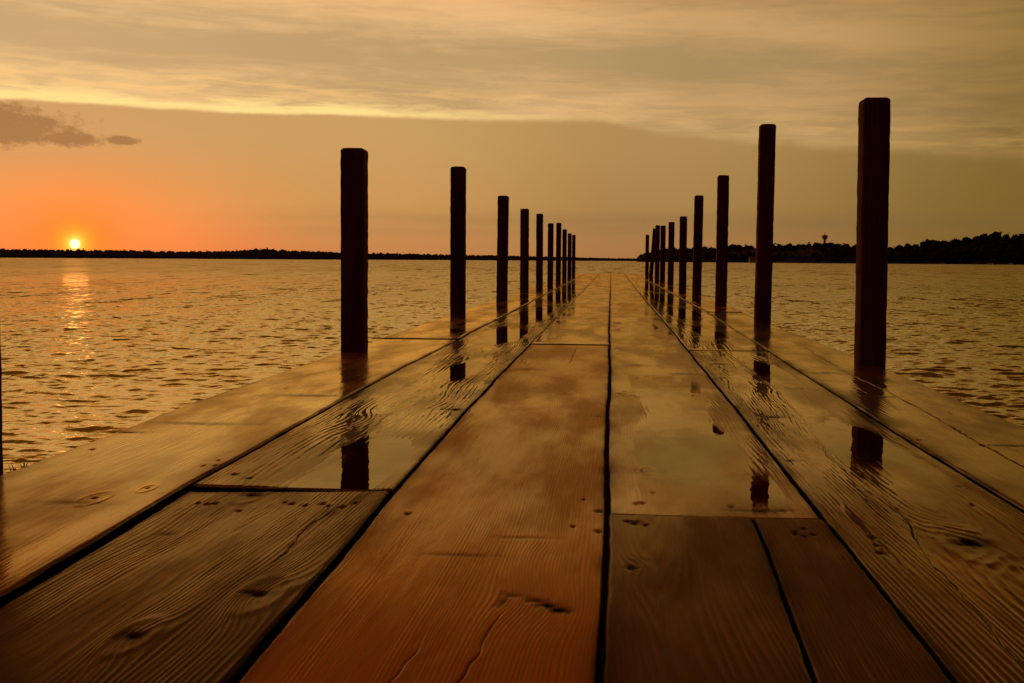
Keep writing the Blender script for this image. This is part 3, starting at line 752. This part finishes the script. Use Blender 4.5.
PR = [(PX2AZ(x), h*(1.16 if x < 900 else 1.04)*dR(PX2AZ(x))/1270) for x, h in rightpx]
shore('wooded_shore', PR, dR, 70, M_SOIL)
tag(forest('hill_forest', PR, dR, 60, M_LEAF2, 5.0, 2.6, 5.2, 5, 5), 'dark rounded mass of woods on the hill along the right shore', 'forest', kind='stuff')

# ------------------------------------------------------------------ water tower
def lathe(prof, n=20):
    V = []; F = []
    for (r, z) in prof:
        for i in range(n):
            a = 2*math.pi*i/n; V.append((r*math.cos(a), r*math.sin(a), z))
    for k in range(len(prof)-1):
        for i in range(n):
            j = (i+1) % n; F.append((k*n+i, k*n+j, (k+1)*n+j, (k+1)*n+i))
    F.append(tuple(range(n-1, -1, -1))); F.append(tuple((len(prof)-1)*n+i for i in range(n)))
    return V, F
az = PX2AZ(823); D = 1190.; px = D/1270
tx, ty = pol(az, D); b = 15*px
tw = empty('water_tower', (tx, ty, b*.4)); tag(tw, 'small reddish water tower rising above the wooded hill on the right', 'water tower')
z0 = -b*.4
V, F = lathe([(1.4, 0), (1.0, 2), (.75, 5), (.7, 22.2*px-b*.4+z0+b*.4)]); py_mesh('stem', V, F, M_STEEL, tw, True)
zt = 22*px-b*.4
V, F = lathe([(.75, zt), (1.5, zt+1.0), (2.6, zt+2.4), (3.0, zt+3.5), (2.7, zt+4.6), (1.7, zt+5.3), (.4, zt+5.6)]); py_mesh('tank', V, F, M_TANK, tw, True)
V, F = lathe([(.16, zt+5.6), (.16, zt+8.2), (.05, zt+8.4)], 8); py_mesh('mast', V, F, M_STEEL, tw)

# ------------------------------------------------------------------ boats moored off the right shore
def boat_hull(L, W, Hh):
    V = []; F = []; n = 9
    for i in range(n):
        t = i/(n-1); w = W/2*(1-max(0, (t-.45)/.55)**2.2)*(.85+.15*min(1, t*4))+.02
        z = Hh*(1+.35*t*t); x = (t-.5)*L
        V += [(x, -w, z), (x, -w*.72, 0), (x, 0, -.15*(1-t*.5)), (x, w*.72, 0), (x, w, z), (x, w*.86, z-.06), (x, -w*.86, z-.06)]
    for i in range(n-1):
        for k in range(7):
            a = i*7+k; c = i*7+(k+1) % 7; F.append((a, a+7, c+7, c))
    F.append(tuple(range(6, -1, -1))); F.append(tuple((n-1)*7+k for k in range(7)))
    return V, F
def boat(px, off, L, label, rot):
    az = PX2AZ(px); d = dR(az)-off; x, y = pol(az, d)
    e = empty('motorboat', (x, y, WATER_Z+.05)); e.rotation_euler[2] = R(rot-az); tag(e, label, 'boat', 'pale boats moored off the right shore')
    V, F = boat_hull(L, L*.34, L*.14); py_mesh('hull', V, F, M_WHITE, e, True)
    c = L*.16; w = L*.11; h0 = L*.11; h1 = L*.24
    v = [(-c, -w, h0), (c*1.1, -w, h0), (c*1.1, w, h0), (-c, w, h0), (-c*.9, -w*.85, h1), (c*.45, -w*.85, h1), (c*.45, w*.85, h1), (-c*.9, w*.85, h1)]
    cab = py_mesh('cabin', v, [(3, 2, 1, 0), (0, 1, 5, 4), (1, 2, 6, 5), (2, 3, 7, 6), (3, 0, 4, 7), (4, 5, 6, 7)], M_WHITE, e)
    v = [(c*1.05, -w*.8, h0+.25), (c*1.05, w*.8, h0+.25), (c*.56, w*.7, h1-.1), (c*.56, -w*.7, h1-.1)]
    v = [(a+.04, b_, z_) for a, b_, z_ in v]
    py_mesh('windscreen', v, [(0, 1, 2, 3)], M_DKGLASS, cab)
boat(988, 22, 4.6, 'larger pale boat just left of the right border, under the wooded hill', 8)
boat(1009, 18, 3.6, 'smaller pale boat closest to the right border of the photo', -20)
boat(941, 16, 3.4, 'faint pale boat moored below the hill, left of the other two', 12)
def cabin(px, D, label):
    az = PX2AZ(px); x, y = pol(az, D)
    e = empty('lakeside_house', (x, y, .3)); e.rotation_euler[2] = R(-az+10); tag(e, label, 'house')
    w, l, h = 2.2, 3.0, 2.4
    py_mesh('wall', [(-l, -w, -1), (l, -w, -1), (l, w, -1), (-l, w, -1), (-l, -w, h), (l, -w, h), (l, w, h), (-l, w, h), (-l, 0, h+1.3), (l, 0, h+1.3)],
            [(0, 1, 5, 4), (2, 3, 7, 6), (1, 2, 6, 9, 5), (3, 0, 4, 8, 7)], M_WHITE, e)
    py_mesh('roof', [(-l-.3, -w-.4, h-.05), (l+.3, -w-.4, h-.05), (l+.3, 0, h+1.5), (-l-.3, 0, h+1.5), (-l-.3, w+.4, h-.05), (l+.3, w+.4, h-.05)],
            [(0, 1, 2, 3), (3, 2, 5, 4)], M_ROOF, e)
    for sx in (-1.6, 0, 1.6):
        py_mesh('window', [(sx-.4, -w-.02, 1), (sx+.4, -w-.02, 1), (sx+.4, -w-.02, 1.9), (sx-.4, -w-.02, 1.9)], [(0, 1, 2, 3)], M_DKGLASS, e)
cabin(752, dR(PX2AZ(752))-3, 'tiny pale house at the waterline between the second and third right posts')

# ------------------------------------------------------------------ sun
ld = bpy.data.lights.new('sun', 'SUN'); ld.energy = .0045; ld.angle = R(1.1); ld.color = (1, .34, .11)
so = bpy.data.objects.new('sun', ld); COL.objects.link(so)
dirv = Vector((math.sin(R(SUN_AZ))*math.cos(R(SUN_EL)), math.cos(R(SUN_AZ))*math.cos(R(SUN_EL)), math.sin(R(SUN_EL))))
so.rotation_euler = dirv.to_track_quat('Z', 'Y').to_euler(); so.location = (0, 0, 30)

# ------------------------------------------------------------------ camera
cd = bpy.data.cameras.new('camera'); cam = bpy.data.objects.new('camera', cd); COL.objects.link(cam)
cd.sensor_width = 36; cd.lens = 36*1200/1024; cd.clip_start = .05; cd.clip_end = 20000
from mathutils import Matrix
yaw, pitch, roll = R(4.72), R(3.89), R(-.35)
cam.matrix_world = Matrix.Translation((0, 0, H)) @ Matrix.Rotation(yaw, 4, 'Z') @ Matrix.Rotation(math.pi/2-pitch, 4, 'X') @ Matrix.Rotation(-roll, 4, 'Z')
cd.dof.use_dof = True; cd.dof.focus_distance = 3.6; cd.dof.aperture_fstop = 32
sc.camera = cam

sc.view_settings.view_transform = 'Standard'; sc.view_settings.look = 'None'; sc.view_settings.exposure = 0
sc.render.engine = 'CYCLES'
sc.cycles.use_denoising = True
sc.cycles.max_bounces = 6; sc.cycles.transparent_max_bounces = 8
sc.cycles.sample_clamp_indirect = 4.0
sc.cycles.caustics_reflective = False; sc.cycles.caustics_refractive = False
